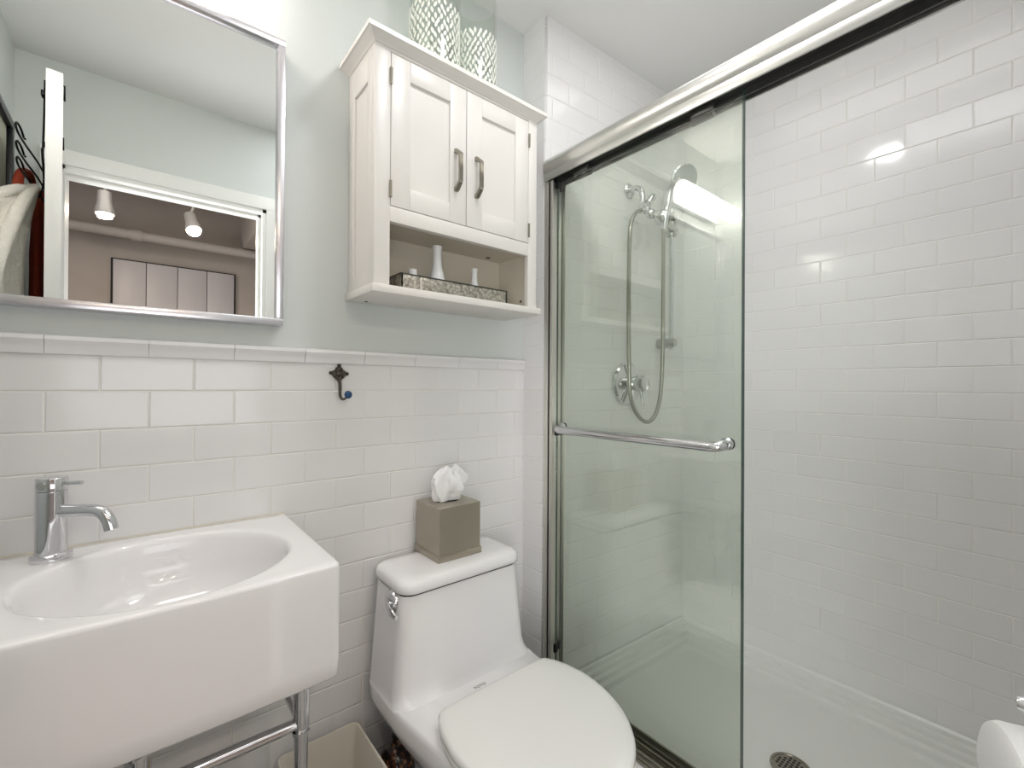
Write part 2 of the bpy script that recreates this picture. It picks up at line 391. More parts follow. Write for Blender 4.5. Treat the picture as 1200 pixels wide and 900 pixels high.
obj('wall_jamb', mb, mat('light_satin_aluminium', (.86, .85, .82), .38, .9), enc)
mb = MB(); mb.box(1.050, 1.126, hy0, hy1, .150, .1605, .0015); mb.box(1.052, 1.060, hy0, hy1, .156, .180, .0015); mb.box(1.0845, 1.0915, hy0, hy1, .156, .174, .0015); mb.box(1.116, 1.123, hy0, hy1, .156, .182, .0015)
obj('bottom_track', mb, BRNICKEL, enc)
def panel(xc, y0, y1, label):
    mb = MB(); mb.box(xc-.0030, xc+.0030, y0, y1, .176, 1.866)
    g = obj('sliding_panel', mb, GLASS, enc, smooth=False, label=label)
    mb = MB(); 
    mb.box(xc-.0034, xc+.0034, y0-.0012, y0-.0002, .176, 1.86); mb.box(xc-.0034, xc+.0034, y1+.0002, y1+.0012, .176, 1.86)
    obj('glass_edge', mb, GEDGE, g, smooth=False, label='dark green polished glass edge')
    for z in (1.843, .30, 1.02): obj('bumper', MB().box(xc-.0075, xc+.0075, y1-.002, y1+.006, z-.014, z+.014, .001), BLACK, g, label='black rubber bumper')
    for y in (y0+.10, y1-.10): obj('roller_hanger', MB().box(xc-.006, xc+.006, y-.03, y+.03, 1.846, 1.867, .002), DARKM, g)
    return g
pi = panel(GXI, -.742, -.150, 'inner glass panel behind the panel with the bar')
po = panel(GXO, -.757, -.157, 'outer glass panel carrying the towel bar')
mb = MB(); bz = 1.030
pts = [(GXO-.003, -.185, bz+.006), (GXO-.020, -.186, bz+.004), (1.043, -.192, bz+.002), (1.037, -.208, bz), (1.036, -.24, bz), (1.036, -.45, bz), (1.036, -.67, bz), (1.037, -.702, bz), (1.043, -.716, bz+.002), (GXO-.020, -.721, bz+.004), (GXO-.003, -.722, bz+.006)]
mb.tube(pts, .0122, 18, True, 6)
for y in (-.185, -.722): mb.lathe([(.015, 0), (.015, .004), (.011, .008), (.0, .008)], (GXO-.003, y, bz+.006), (-1, 0, 0), 20)
obj('towel_bar', mb, CHROME, po)
for y in (-.185, -.722): obj('bar_cap', MB().lathe([(.015, 0), (.015, .004), (.012, .007), (.0, .007)], (GXO+.003, y, bz+.006), (1, 0, 0), 20), CHROME, po)

# wall of the shower: local plane
def yw(x): return YO+(YE-YO)*(x-XC-R)/(XR-XC-R)
# valve
vx, vz_ = 1.492, 1.182; vy = yw(vx)-.0008
t = thing('shower_valve', (vx, vy, vz_), 'round chrome shower valve plate with short lever on the tiled end wall', 'shower valve')
mb = MB(); mb.lathe([(.087, 0), (.087, .003), (.080, .010), (.045, .016), (.030, .018), (.0, .018)], (vx, vy, vz_), (0, -1, 0), 48); obj('escutcheon', mb, CHROME, t)
mb = MB(); mb.lathe([(.027, 0), (.027, .020), (.031, .028), (.031, .060), (.026, .070), (.0, .072)], (vx, vy-.017, vz_), (0, -1, 0), 32)
hd = obj('handle_hub', mb, CHROME, t)
mb = MB(); mb.tube([(vx+.004, vy-.062, vz_-.02), (vx+.006, vy-.064, vz_-.05), (vx+.008, vy-.070, vz_-.085)], [.006, .0045], 12, True, 4); obj('lever', mb, CHROME, hd)
# shower arm with diverter
ax, az = 1.498, 1.948; ay = yw(ax)-.0006
t = thing('wall_shower_arm', (ax, ay, az), 'bent chrome shower arm with diverter knob above the valve', 'shower arm')
mb = MB(); mb.lathe([(.031, 0), (.031, .004), (.024, .012), (.012, .014), (.0, .014)], (ax, ay, az), (0, -1, 0), 32); obj('flange', mb, CHROME, t)
mb = MB(); mb.tube([(ax, ay-.01, az), (ax, ay-.035, az+.002), (ax, ay-.06, az-.02), (ax+.001, -.196, 1.872)], .0105, 16, True, 6); obj('arm', mb, CHROME, t)
dc = Vector((ax+.002, -.203, 1.860))
mb = MB(); mb.lathe([(.013, -.022), (.017, -.020), (.017, -.006), (.020, -.004), (.020, .008), (.016, .012), (.016, .024), (.012, .026), (.0, .026)], dc, (0, -.62, -.78), 28)
mb.lathe([(.011, 0), (.011, .020), (.013, .022), (.013, .034), (.0, .034)], dc, (-.75, 0, -.45), 20)
dv = obj('diverter_body', mb, CHROME, t)
mb = MB(); mb.lathe([(.008, 0), (.008, .022), (.013, .026), (.014, .060), (.012, .066), (.0, .066)], dc, (.55, -.25, .80), 20); obj('diverter_knob', mb, CHROME, dv)
e = dc + Vector((0, -.62, -.78))*.026
mb = MB(); mb.lathe([(.0, -.018), (.010, -.017), (.018, -.008), (.020, 0), (.018, .009), (.013, .016), (.024, .024), (.032, .040), (.033, .052), (.0, .054)], e+Vector((0, -.010, -.010)), (.55, -.70, -.35), 28)
obj('swivel_outlet', mb, CHROME, t)
# slide bar
bx, by = 1.697, -.200
t = thing('slide_bar', (bx, by, 1.33), 'vertical chrome slide bar with two wall brackets beside the shower arm', 'slide bar')
mb = MB(); mb.tube([(bx, by, 1.325), (bx, by, 1.905)], .0095, 16); obj('bar', mb, CHROME, t)
for z in (1.352, 1.872):
    mb = MB(); mb.lathe([(.021, 0), (.021, .03), (.019, .05), (.0165, .078), (.0, .079)], (bx, yw(bx)-.0006, z), (0, -1, 0), 28); 
    obj('wall_bracket', mb, CHROME2, t)
mb = MB(); mb.lathe([(.019, -.03), (.021, -.026), (.021, .026), (.019, .03)], (bx, by, 1.822), (0, 0, 1), 24)
mb.tube([(bx+.03, by+.004, 1.822), (bx-.112, by-.040, 1.817)], .0165, 20)
obj('slider', mb, CHROME2, t)
# hand shower resting in the slider
hx, hy, hz = 1.568, -.243, 1.790
t = thing('hand_shower', (hx, hy, hz), 'round chrome hand shower docked at the top of the slide bar', 'shower head')
hp = [(hx, hy, hz-.012), (hx+.008, hy-.003, hz+.04), (hx+.020, hy-.006, hz+.10), (hx+.048, hy-.004, hz+.16), (hx+.092, hy-.006, hz+.205)]
mb = MB(); mb.tube(hp, [.011, .0175], 18, True, 6); obj('handle', mb, CHROME, t)
hc = Vector((hx+.128, hy-.008, hz+.222)); hn = Vector((-.34, -.84, -.42)).normalized()
mb = MB(); mb.lathe([(.0, -.036), (.018, -.034), (.042, -.020), (.058, -.002), (.060, .010), (.056, .014), (.050, .014)], hc, hn, 40, True, False); obj('head_shell', mb, CHROME, t)
mb = MB(); mb.lathe([(.0555, 0), (.0555, .004), (.040, .006), (.020, .006), (.0, .006)], hc+hn*.0105, hn, 40); obj('spray_face', mb, mat('grey_spray_plate', (.50, .52, .53), .3, .4), t)
# hose
mb = MB()
hose = [dc+Vector((-.026, 0, -.016)), (1.440, -.206, 1.826), (1.405, -.210, 1.780), (1.392, -.212, 1.70), (1.388, -.213, 1.55), (1.390, -.213, 1.30), (1.400, -.213, 1.14), (1.44, -.216, 1.066), (1.496, -.222, 1.036), (1.540, -.230, 1.066), (1.564, -.236, 1.15), (1.570, -.240, 1.30), (1.568, -.242, 1.50), (1.567, -.243, 1.70), (1.568, -.243, 1.779)]
mb.tube(hose, .0078, 12, True, 10)
obj('shower_hose', mb, HOSE, None, label='flexible ribbed metal shower hose hanging in a long loop', category='shower hose')

# ================================================================ MIRROR
mx0, mx1, mz0, mz1 = -.335, .268, 1.312, 2.000
t = thing('wall_mirror', ((mx0+mx1)/2, 0, mz0), 'rectangular wall mirror in a slim silver frame above the sink', 'mirror')
mb = MB(); fwd = .0165
for (a, b, c, d_) in ((mx0, mx1, mz0, mz0+fwd), (mx0, mx1, mz1-fwd, mz1), (mx0, mx0+fwd, mz0+fwd, mz1-fwd), (mx1-fwd, mx1, mz0+fwd, mz1-fwd)):
    mb.box(a, b, -.032, .0075, c, d_, .0018)
obj('frame', mb, mat('brushed_silver_frame', (.88, .87, .89), .26, 1, noise=.03), t)
mb = MB(); mb.box(mx0+fwd-.004, mx1-fwd+.004, -.020, .006, mz0+fwd-.004, mz1-fwd+.004); obj('mirror_glass', mb, MIRROR, t, smooth=False)

# vanity light
t = thing('vanity_light', (-.10, .008, 2.12), 'long frosted vanity light bar on the wall above the mirror', 'wall light')
mb = MB(); mb.box(-.30, .13, -.018, .0075, 2.075, 2.165, .003); obj('backplate', mb, CHROME, t)
mb = MB(); mb.tube([(-.352, -.074, 2.122), (.156, -.074, 2.122)], .039, 28); obj('diffuser', mb, emis('warm_frosted_diffuser', (1, .92, .86), 8.3), t)
for x in (-.25, .08): obj('bracket', MB().tube([(x, -.015, 2.122), (x, -.05, 2.122)], .012), CHROME, t)
t = thing('ceiling_light', (.69, -.63, H), 'small round recessed downlight in the bathroom ceiling', 'ceiling light')
mb = MB(); mb.lathe([(.085, 0), (.085, -.004), (.068, -.007), (.068, -.001)], (.69, -.63, H-.0005), (0, 0, 1), 40, True, True); obj('trim_ring', mb, WHITEP, t)
mb = MB(); mb.lathe([(.066, 0), (.066, -.004), (.0, -.006)], (.69, -.63, H-.004), (0, 0, 1), 40); obj('lens', mb, emis('downlight_lens', (1, .95, .88), 8.0), t)

# ================================================================ WALL CABINET
cx0, cx1, cyf = .441, .966, -.168
czb, czt = 1.402, 2.004
t = thing('wall_cabinet', (.70, .008, czb), 'white two-door wall cabinet with open shelf and crown top', 'cabinet')
mb = MB()
mb.box(cx0, cx0+.018, cyf+.019, .0075, czb+.014, czt); mb.box(cx1-.018, cx1, cyf+.019, .0075, czb+.014, czt)
# side frame and recessed panel on the visible left side
mb.box(cx0-.006, cx0+.001, cyf+.019, cyf+.048, czb+.014, czt, .0008); mb.box(cx0-.006, cx0+.001, -.032, .0075, czb+.014, czt, .0008)
mb.box(cx0-.006, cx0+.001, cyf+.047, -.031, czt-.075, czt, .0008); mb.box(cx0-.006, cx0+.001, cyf+.047, -.031, czb+.014, czb+.05, .0008)
mb.box(cx0+.018, cx1-.018, .000, .0075, czb+.014, czt); mb.box(cx0+.018, cx1-.018, cyf+.02, 0, czt-.018, czt)
# face frame
mb.box(cx0-.006, cx0+.034, cyf, cyf+.019, czb+.014, czt, .001); mb.box(cx1-.034, cx1, cyf, cyf+.019, czb+.014, czt, .001)
zsh = 1.576
mb.box(cx0+.034, cx1-.034, cyf, cyf+.019, zsh, zsh+.038, .001)
mb.box(cx0+.034, cx1-.034, cyf, cyf+.019, czt-.008, czt, .001)
obj('carcass', mb, CABW, t)
mb = MB(); mb.box(cx0+.0185, cx1-.0185, cyf+.0195, -.0005, zsh+.012, zsh+.026); mb.box(cx0+.0185, cx0+.020, cyf+.0195, -.0005, czb+.016, zsh+.012); mb.box(cx1-.020, cx1-.0185, cyf+.0195, -.0005, czb+.016, zsh+.012); mb.box(cx0+.020, cx1-.020, -.0025, -.0005, czb+.016, zsh+.012)
obj('shelf_niche', mb, CABIN, t, smooth=False, label='cream inside of the open shelf')
mb = MB()
pz = [(cx0-.012, cyf-.010), (cx1+.012, cyf-.010)]
mb.box(cx0-.014, cx1+.012, cyf-.010, .0075, czb-.006, czb+.0145, .003); obj('bottom_board', mb, CABW, t)
# crown moulding
mb = MB(); levels = [(0, czt-.001), (.003, czt), (.006, czt+.003), (.018, czt+.010), (.022, czt+.0125), (.0265, czt+.0135), (.0265, czt+.0245), (.025, czt+.026)]
mb.loft([[(cx0-.006-d_, .0075, z), (cx0-.006-d_, cyf-d_, z), (cx1+d_*.8, cyf-d_, z), (cx1+d_*.8, .0075, z)] for d_, z in levels])
obj('crown', mb, CABW, t, smooth=False)
CTOP = czt+.026
xm = .7
def cab_door(x0, x1, hinge_left):
    z0, z1 = zsh+.040, czt-.010; yf, yb = cyf-.0005, cyf+.018
    mb = MB(); s = .052
    mb.box(x0, x0+s, yf, yb, z0, z1, .0012); mb.box(x1-s, x1, yf, yb, z0, z1, .0012)
    mb.box(x0+s, x1-s, yf, yb, z1-s, z1, .0012); mb.box(x0+s, x1-s, yf, yb, z0, z0+s, .0012)
    mb.box(x0+s-.002, x1-s+.002, yf+.007, yb-.002, z0+s-.002, z1-s+.002)
    d = obj('door', mb, CABW, t)
    hxp = x1-.034 if hinge_left else x0+.032
    za, zb2 = 1.705, 1.812
    mb = MB(); W_ = .0055
    prof = [(yf+.0005, zb2+.004), (yf-.008, zb2+.004), (yf-.026, zb2-.012), (yf-.0285, zb2-.018), (yf-.0285, za+.018), (yf-.026, za+.012), (yf-.008, za-.004), (yf+.0005, za-.004),
            (yf+.0005, za+.006), (yf-.006, za+.006), (yf-.020, za+.018), (yf-.022, za+.022), (yf-.022, zb2-.022), (yf-.020, zb2-.018), (yf-.006, zb2-.006), (yf+.0005, zb2-.006)]
    # split into quads: outer strip against inner strip
    for k in range(7):
        q = [prof[k], prof[k+1], prof[14-k], prof[15-k]]
        mb.loft([[(hxp-W_, y, z) for y, z in q], [(hxp+W_, y, z) for y, z in q]])
    bmesh.ops.remove_doubles(mb.bm, verts=mb.bm.verts, dist=1e-5)
    obj('handle', mb, BRNICKEL, d)
    for z in (1.655, 1.935):
        mb = MB(); xh = x0-.0015 if hinge_left else x1+.0015
        mb.tube([(xh, yf-.003, z-.018), (xh, yf-.003, z+.018)], .003, 10)
        mb.lathe([(.0022, -.021), (.0034, -.020), (.0034, -.018)], (xh, yf-.003, z), (0, 0, 1), 10); mb.lathe([(.0034, .018), (.0034, .020), (.0022, .021)], (xh, yf-.003, z), (0, 0, 1), 10)
        obj('hinge', mb, BRNICKEL, d)
cab_door(cx0+.0355, xm-.0012, True); cab_door(xm+.0012, cx1-.0355, False)
mb = MB()
for r_, c_, a_ in ((.004, (cx1-.0208, cyf+.05, czb+.04), (-1, 0, 0)), (.008, (.875, -.035, zsh+.0118), (0, 0, -1)), (.004, (cx0+.03, -.03, czb-.006), (0, 0, -1))):
    obj('screw_cap', MB().lathe([(r_, 0), (r_, .0018), (.0, .0018)], c_, a_, 14), DARKM, t)

# tray on the open shelf, with small items
tz = czb+.0150
tr = thing('tray', (.675, -.10, tz), 'low rectangular engraved silver tray on the open cabinet shelf', 'tray')
mb = MB(); tx0, tx1, ty0, ty1, th = .512, .858, -.155, -.035, .038
mb.box(tx0, tx1, ty0, ty1, tz, tz+.004); mb.box(tx0, tx1, ty0, ty0+.006, tz+.003, tz+th, .0006); mb.box(tx0, tx1, ty1-.006, ty1, tz+.003, tz+th, .0006); mb.box(tx0, tx0+.006, ty0, ty1, tz+.003, tz+th, .0006); mb.box(tx1-.006, tx1, ty0, ty1, tz+.003, tz+th, .0006)
obj('tray_body', mb, ENGR, tr)
mb = MB()
for (a, b, c, d_) in ((tx0-.001, tx1+.001, ty0-.0012, ty0+.007), (tx0-.001, tx1+.001, ty1-.007, ty1+.001), (tx0-.001, tx0+.007, ty0, ty1), (tx1-.007, tx1+.001, ty0, ty1)): mb.box(a, b, c, d_, tz+th, tz+th+.0028)
mb.box(tx1-.004, tx1+.001, ty0-.001, ty0+.004, tz+.0, tz+th); obj('tray_rim', mb, DARKM, tr, smooth=False, label='dark metal rim')
mb = MB(); mb.box(.565, .572, ty0-.0018, ty0-.0002, tz+.004, tz+th-.004, .0004); mb.box(.548, .552, ty0-.0018, ty0-.0002, tz+.004, tz+th-.004, .0004); obj('tray_band', mb, mat('bright_silver_strip', (.85, .83, .78), .3, .6), tr)
def bud(x, y, h, r, label):
    mb = MB(); k = r; z = tz+.0042
    mb.lathe([(k*.90, 0), (k, h*.03), (k*.98, h*.12), (k*.88, h*.28), (k*.68, h*.44), (k*.48, h*.60), (k*.42, h*.75), (k*.44, h*.92), (k*.50, h), (k*.42, h*.995), (k*.34, h*.9), (k*.30, h*.6)], (x, y, z), (0, 0, 1), 36, True, True)
    obj('bud_vase', mb, PORC, None, label=label, category='vase', group='white bud vases on the shelf')
bud(.648, -.100, .142, .028, 'tall white bud vase with slim neck standing in the silver tray')
bud(.776, -.100, .100, .0205, 'short small white bud vase at the right of the silver tray')
mb = MB(); mb.lathe([(.014, 0), (.0145, .030), (.012, .042), (.012, .052), (.0, .053)], (.572, -.10, tz+.0042+.012), (0, 0, 1), 24); mb.lathe([(.015, 0), (.015, .013)], (.572, -.10, tz+.0042), n=24)
obj('small_jar', mb, PORC, None, label='small white capped jar just showing above the left of the silver tray', category='jar')

# hurricane vases on top
def leaf_pts(L, W):
    return [(0, -L/2), (W*.38, -L*.28), (W*.5, 0), (W*.36, L*.28), (0, L/2), (-W*.36, L*.28), (-W*.5, 0), (-W*.38, -L*.28)]
def hurricane(x, y, r, leaf_top, label, seed):
    rnd = random.Random(seed); h = .30; z0 = CTOP+.0005
    t = thing('glass_vase', (x, y, z0), label, 'vase', 'etched glass cylinder vases on the cabinet')
    mb = MB(); mb.lathe([(r-.004, 0), (r, .003), (r, h-.002), (r-.002, h), (r-.0045, h-.002), (r-.0045, .010), (.0, .009)], (x, y, z0), (0, 0, 1), 56)
    obj('glass_body', mb, VGLASS, t)
    mb = MB(); rows = 0; z = .014; R_ = r+.0006
    while z < leaf_top:
        nn = 26; off = .5*(rows % 2); rows += 1
        for k in range(nn):
            a = 2*math.pi*(k+off+rnd.uniform(-.10, .10))/nn; zz = z+rnd.uniform(-.002, .002); L = rnd.uniform(.0165, .0195); W = .0078; tl = math.radians(rnd.choice((-1, 1))*rnd.uniform(4, 24))
            pts = []
            for u, v in leaf_pts(L, W):
                uu = u*math.cos(tl)-v*math.sin(tl); vv = u*math.sin(tl)+v*math.cos(tl); aa = a+uu/R_
                pts.append((x, y, aa, z0+zz+vv))
            outer = [(px+R_*1.012*math.cos(aa), py+R_*1.012*math.sin(aa), pz_) for px, py, aa, pz_ in pts]; inner = [(px+(R_-.0004)*math.cos(aa), py+(R_-.0004)*math.sin(aa), pz_) for px, py, aa, pz_ in pts]
            mb.loft([inner, outer])
        z += .0135
    obj('leaf_pattern', mb, LEAFW, t, smooth=False, label='raised frosted white leaf pattern around the glass')
hurricane(.640, -.092, .070, .178, 'larger leaf-etched glass vase at the left on top of the cabinet', 3)
hurricane(.784, -.088, .063, .182, 'smaller leaf-etched glass vase at the right on top of the cabinet', 8)

# ================================================================ COAT HOOK
t = thing('wall_hook', (.412, 0, 1.14), 'small ornate bronze wall hook with blue knob on the tiles', 'hook')
def slab(mb, pts, x0, z0, y0, y1): mb.loft([[(x0+a, y, z0+b) for a, b in pts] for y in (y0, y1)])
mb = MB(); fx, fz = .4095, 1.200; s = .020
fleur = []
for k in range(40):
    a = 2*math.pi*k/40; rr = s*(.62+.42*abs(math.cos(2*a))**1.5+.10*math.cos(12*a)); fleur.append((rr*math.cos(a)*1.0, rr*math.sin(a)*1.05))
slab(mb, fleur, fx, fz, -.006, -.0003)
for dx, dz, r_ in ((0, .022, .0052), (-.0215, .002, .005), (.021, .0, .005), (0, 0, .009), (.010, -.009, .004), (-.010, -.009, .004), (.008, .010, .0035), (-.008, .010, .0035)):
    mb.lathe([(r_, 0), (r_*.85, .003), (r_*.4, .0055), (0, .006)], (fx+dx, -.004, fz+dz), (0, -1, 0), 12)
mb.tube([(fx, -.006, fz-.012), (fx+.001, -.010, fz-.03), (fx+.001, -.010, fz-.055), (fx+.003, -.016, fz-.066), (fx+.007, -.028, fz-.066), (fx+.011, -.036, fz-.058)], [.0045, .0028], 10, True, 5)
obj('hook_body', mb, BRONZE, t)
mb = MB(); mb.lathe([(.004, 0), (.009, .003), (.0105, .007), (.008, .012), (.004, .0138), (0, .014)], (fx+.011, -.034, fz-.056), (.1, -1, .15), 20); obj('knob', mb, BLUEG, t, label='blue enamel ball end')

# ================================================================ SINK
sx0, sx1, szt, szb = -.200, .280, .854, .652
ecx, ecy, ea, eb = .044, -.220, .190, .172
SCX, SCY = (sx0+sx1)/2, -.207
ANG = [2*math.pi*k/112 for k in range(112)]
for qx, qy in ((sx1, -.0008), (sx0, -.0008), (sx0, -.413), (sx1, -.413)):
    a0 = math.atan2(qy-SCY, qx-SCX); ANG += [a0+.0035+.009*k for k in range(-8, 9)]
ANG = sorted(a % (2*math.pi) for a in ANG); N = len(ANG)
def sq(th, inset, z, r=.013):
    out = []
    x0, x1, y0, y1 = sx0+inset, sx1-inset, -.408+inset, -.0008-inset
    def inside(px, py):
        q = max(0, min(1, 1-((px-SCX)/(x1-SCX))**2)); yy0 = y0-.008*q
        if px < x0 or px > x1 or py < yy0 or py > y1: return False
        ddx = max(x0+r-px, px-(x1-r), 0); ddy = yy0+r-py
        return not (ddx > 0 and ddy > 0 and ddx*ddx+ddy*ddy > r*r)
    for a in ANG:
        dx, dy = math.cos(a), math.sin(a); lo, hi = .05, .5
        for _ in range(24):
            m = (lo+hi)/2
            if inside(SCX+dx*m, SCY+dy*m): lo = m
            else: hi = m
        out.append((SCX+dx*lo, SCY+dy*lo, z))
    return out
def el(s, z, dy=0):
    return [(ecx+ea*s*math.cos(a), ecy+dy+eb*s*math.sin(a), z) for a in ANG]
def mix(A, B, t, z): return [(a[0]*(1-t)+b[0]*t, a[1]*(1-t)+b[1]*t, z) for a, b in zip(A, B)]
rings = []
O = sq(0, 0, 0)
rings.append(sq(0, .030, szb+.002)); rings.append(sq(0, .010, szb)); rings.append(sq(0, .004, szb+.002)); rings.append(sq(0, .001, szb+.006))
for k in range(1, 9): rings.append(sq(0, 0, szb+.010+(szt-.007-szb-.010)*k/8))
rings.append(sq(0, .0006, szt-.0035)); rings.append(sq(0, .002, szt-.001)); rings.append(sq(0, .0045, szt))
A = sq(0, .0045, szt); B = el(1.045, szt)
for tt in (.3, .6, .85): rings.append(mix(A, B, tt, szt))
rings.append(el(1.045, szt-.0003)); rings.append(el(1.02, szt-.0015)); rings.append(el(1.0, szt-.005)); rings.append(el(.985, szt-.012))
for s_, z_ in ((.965, .030), (.945, .055), (.90, .080), (.82, .102), (.68, .120), (.48, .131), (.28, .136), (.12, .139)): rings.append(el(s_, szt-z_))
t = thing('wall_sink', (.04, 0, .64), 'white ceramic console sink with oval basin below the mirror', 'sink')
mb = MB(); mb.loft(rings, True, True); obj('ceramic_basin', mb, CERAMIC, t, angle=50)
mb = MB(); mb.lathe([(.030, 0), (.031, .003), (.026, .005), (.024, .0035), (0, .0035)], (ecx, ecy, szt-.1388), (0, 0, 1), 32); obj('drain_ring', mb, CHROME, t)
mb = MB(); mb.box(sx0, sx1, -.0032, -.0006, szt-.002, szt+.002, .0005); obj('caulk_line', mb, mat('cream_caulk', (.88, .86, .80), .6), t)
# drain pipe under the basin
mb = MB(); mb.tube([(.004, -.22, .651), (.004, -.22, .45)], .019, 20); mb.lathe([(.030, 0), (.030, .03), (.026, .034)], (.004, -.22, .545), (0, 0, 1), 24); mb.lathe([(.034, 0), (.034, .012), (.02, .016)], (.004, -.22, .630), (0, 0, 1), 24)
mb.tube([(.004, -.22, .46), (.004, -.21, .41), (.004, -.17, .385), (.004, -.13, .41), (.004, -.12, .46), (.004, -.08, .50), (.004, -.0006, .505)], .018, 16, True, 6)
obj('drain_trap', mb, CHROME, None, label='chrome drain trap hanging under the white sink', category='pipe')
# console stand
t = thing('sink_stand', (.04, -.25, 0), 'chrome tubular stand carrying the white sink', 'stand')
def leg(x, y):
    mb = MB(); mb.tube([(x, y, .0005), (x, y, .648)], .0125, 20); mb.tube([(x, y, .52), (x, y, .648)], .0142, 20); mb.lathe([(.0165, 0), (.0165, .006)], (x, y, .51), n=20); mb.lathe([(.022, 0), (.022, .004), (.014, .010)], (x, y, .0006), n=20)
    mb.lathe([(.014, 0), (.014, .003)], (x, y, .648), n=20)
    obj('leg', mb, CHROME, t)
LX, LY = .243, -.300
leg(LX, LY); leg(-.165, LY)
mb = MB(); mb.tube([(-.165, LY, .528), (LX, LY, .528)], .0105, 16); obj('front_rail', mb, CHROME, t)
for x in (LX, -.165):
    obj('brace', MB().tube([(x, LY, .560), (x, LY+.02, .600), (x, LY+.045, .648)], .006, 12, True, 4), CHROME, t)
    obj('side_rail', MB().tube([(x, LY, .528), (x, -.001, .528)], .0085, 14), CHROME, t)

# faucet
fx, fy = -.119, -.063
t = thing('faucet', (fx, fy, szt), 'chrome cylindrical single-lever basin faucet on the white sink', 'faucet')
mb = MB(); mb.lathe([(.0285, .0003), (.029, .003), (.0285, .009), (.0235, .0115), (.0225, .013)], (fx, fy, szt), n=40); obj('base_ring', mb, CHROME, t)
mb = MB(); mb.lathe([(.0215, .011), (.0215, .122), (.0205, .1232)], (fx, fy, szt), n=48); obj('body', mb, CHROME, t)
mb = MB(); mb.lathe([(.0205, .1236), (.0218, .1246), (.0218, .1455), (.0208, .1470), (.0, .1475)], (fx, fy, szt), n=48)
hl = obj('lever_cap', mb, CHROME, t)
dd = Vector((.80, -.60, 0)).normalized()
F0 = Vector((fx, fy, szt))
mb = MB(); mb.tube([F0+dd*.018+Vector((0, 0, .136)), F0+dd*.052+Vector((0, 0, .1375))], .0036, 12); obj('lever', mb, CHROME, hl)
mb = MB(); mb.tube([F0+dd*.012+Vector((0, 0, .086)), F0+dd*.045+Vector((0, 0, .087)), F0+dd*.070+Vector((0, 0, .087)), F0+dd*.087+Vector((0, 0, .083)), F0+dd*.098+Vector((0, 0, .070)), F0+dd*.104+Vector((0, 0, .052))], .0108, 20, True, 6); obj('spout', mb, CHROME, t)
mb = MB(); sd = Vector((-.55, -.83, 0)).normalized(); mb.lathe([(.0075, 0), (.0075, .001), (.006, .0014), (0, .0014)], F0+sd*.0214+Vector((0, 0, .135)), sd, 16); obj('temperature_mark', mb, CHROME2, hl)

# ================================================================ TOILET
TX = .690
t = thing('toilet', (TX, -.36, 0), 'white one-piece toilet with closed lid between sink and shower', 'toilet')
def outline(hw_b, yb, ys, hw_s, tip, yc, z, n=96, cr=.05):
    # back at yb with half width hw_b, sides to ys, front ellipse centred yc reaching tip
    pts = []
    m = n//2
    for k in range(m+1):          # front half ellipse from right to left
        a = math.pi*k/m; pts.append((TX+hw_s*math.cos(a), yc-(yc-tip)*math.sin(a), z))
    rem = n-(m+1)
    # left side going back, corner, back edge, right side
    L = []
    seg = [(TX-hw_s, yc), (TX-hw_b, ys), (TX-hw_b, yb-cr)] + [(TX-hw_b+cr-cr*math.cos(math.radians(a)), yb-cr+cr*math.sin(math.radians(a))) for a in (22, 45, 68, 90)] 
    seg += [(2*TX-x, y) for x, y in reversed(seg)]
    d = [0]
    for p, q in zip(seg, seg[1:]): d.append(d[-1]+math.dist(p, q))
    for k in range(1, rem+1):
        s = d[-1]*k/(rem+1); i = max(j for j in range(len(d)) if d[j] <= s); i = min(i, len(seg)-2)
        f = (s-d[i])/max(1e-9, d[i+1]-d[i]); pts.append((seg[i][0]+(seg[i+1][0]-seg[i][0])*f, seg[i][1]+(seg[i+1][1]-seg[i][1])*f, z))
    return pts
rings = []
for z, hb, hs, tip, yb in ((.0008, .115, .105, -.60, -.03), (.03, .112, .102, -.598, -.03), (.12, .115, .105, -.60, -.028), (.20, .135, .130, -.63, -.026), (.26, .165, .155, -.662, -.024),
                          (.305, .195, .172, -.684, -.022), (.335, .209, .180, -.694, -.020), (.350, .2135, .183, -.697, -.020), (.378, .214, .184, -.698, -.020), (.388, .211, .181, -.695, -.021), (.3915, .206, .176, -.690, -.023)):
    rings.append(outline(hb, yb, -.22, hs, tip, -.45, z))
mb = MB(); mb.loft(rings, True, True)
def rr2(hw, yb, yf, r, z, n=8): return rrect(TX-hw, TX+hw, yf, yb, r, z, n)
tk = [(.385, .215, -.246, .05), (.3905, .2125, -.236, .045), (.396, .211, -.227, .042), (.408, .209, -.218, .040), (.430, .206, -.212, .038), (.48, .2015, -.208, .036), (.56, .1945, -.204, .034), (.6455, .187, -.199, .033)]
mb.loft([rr2(hw, -.020, yf, r, z) for z, hw, yf, r in tk], True, True)
obj('body', mb, CERAMIC, t, angle=45)
mb = MB(); mb.loft([rr2(.1858, -.022, -.1978, .033, .6450), rr2(.1858, -.022, -.1978, .033, .6525)]); obj('lid_gap', mb, DARKGAP, t, smooth=False, label='dark shadow line under the tank lid')
mb = MB(); mb.loft([rr2(.188, -.016, -.203, .036, .6505), rr2(.1925, -.013, -.2075, .040, .6530), rr2(.1935, -.012, -.2085, .041, .662), rr2(.1925, -.013, -.2075, .040, .672), rr2(.1875, -.017, -.203, .037, .680), rr2(.178, -.026, -.194, .032, .6845), rr2(.150, -.05, -.17, .02, .6865)], True, True)
obj('tank_lid', mb, CERAMIC, t, angle=60)
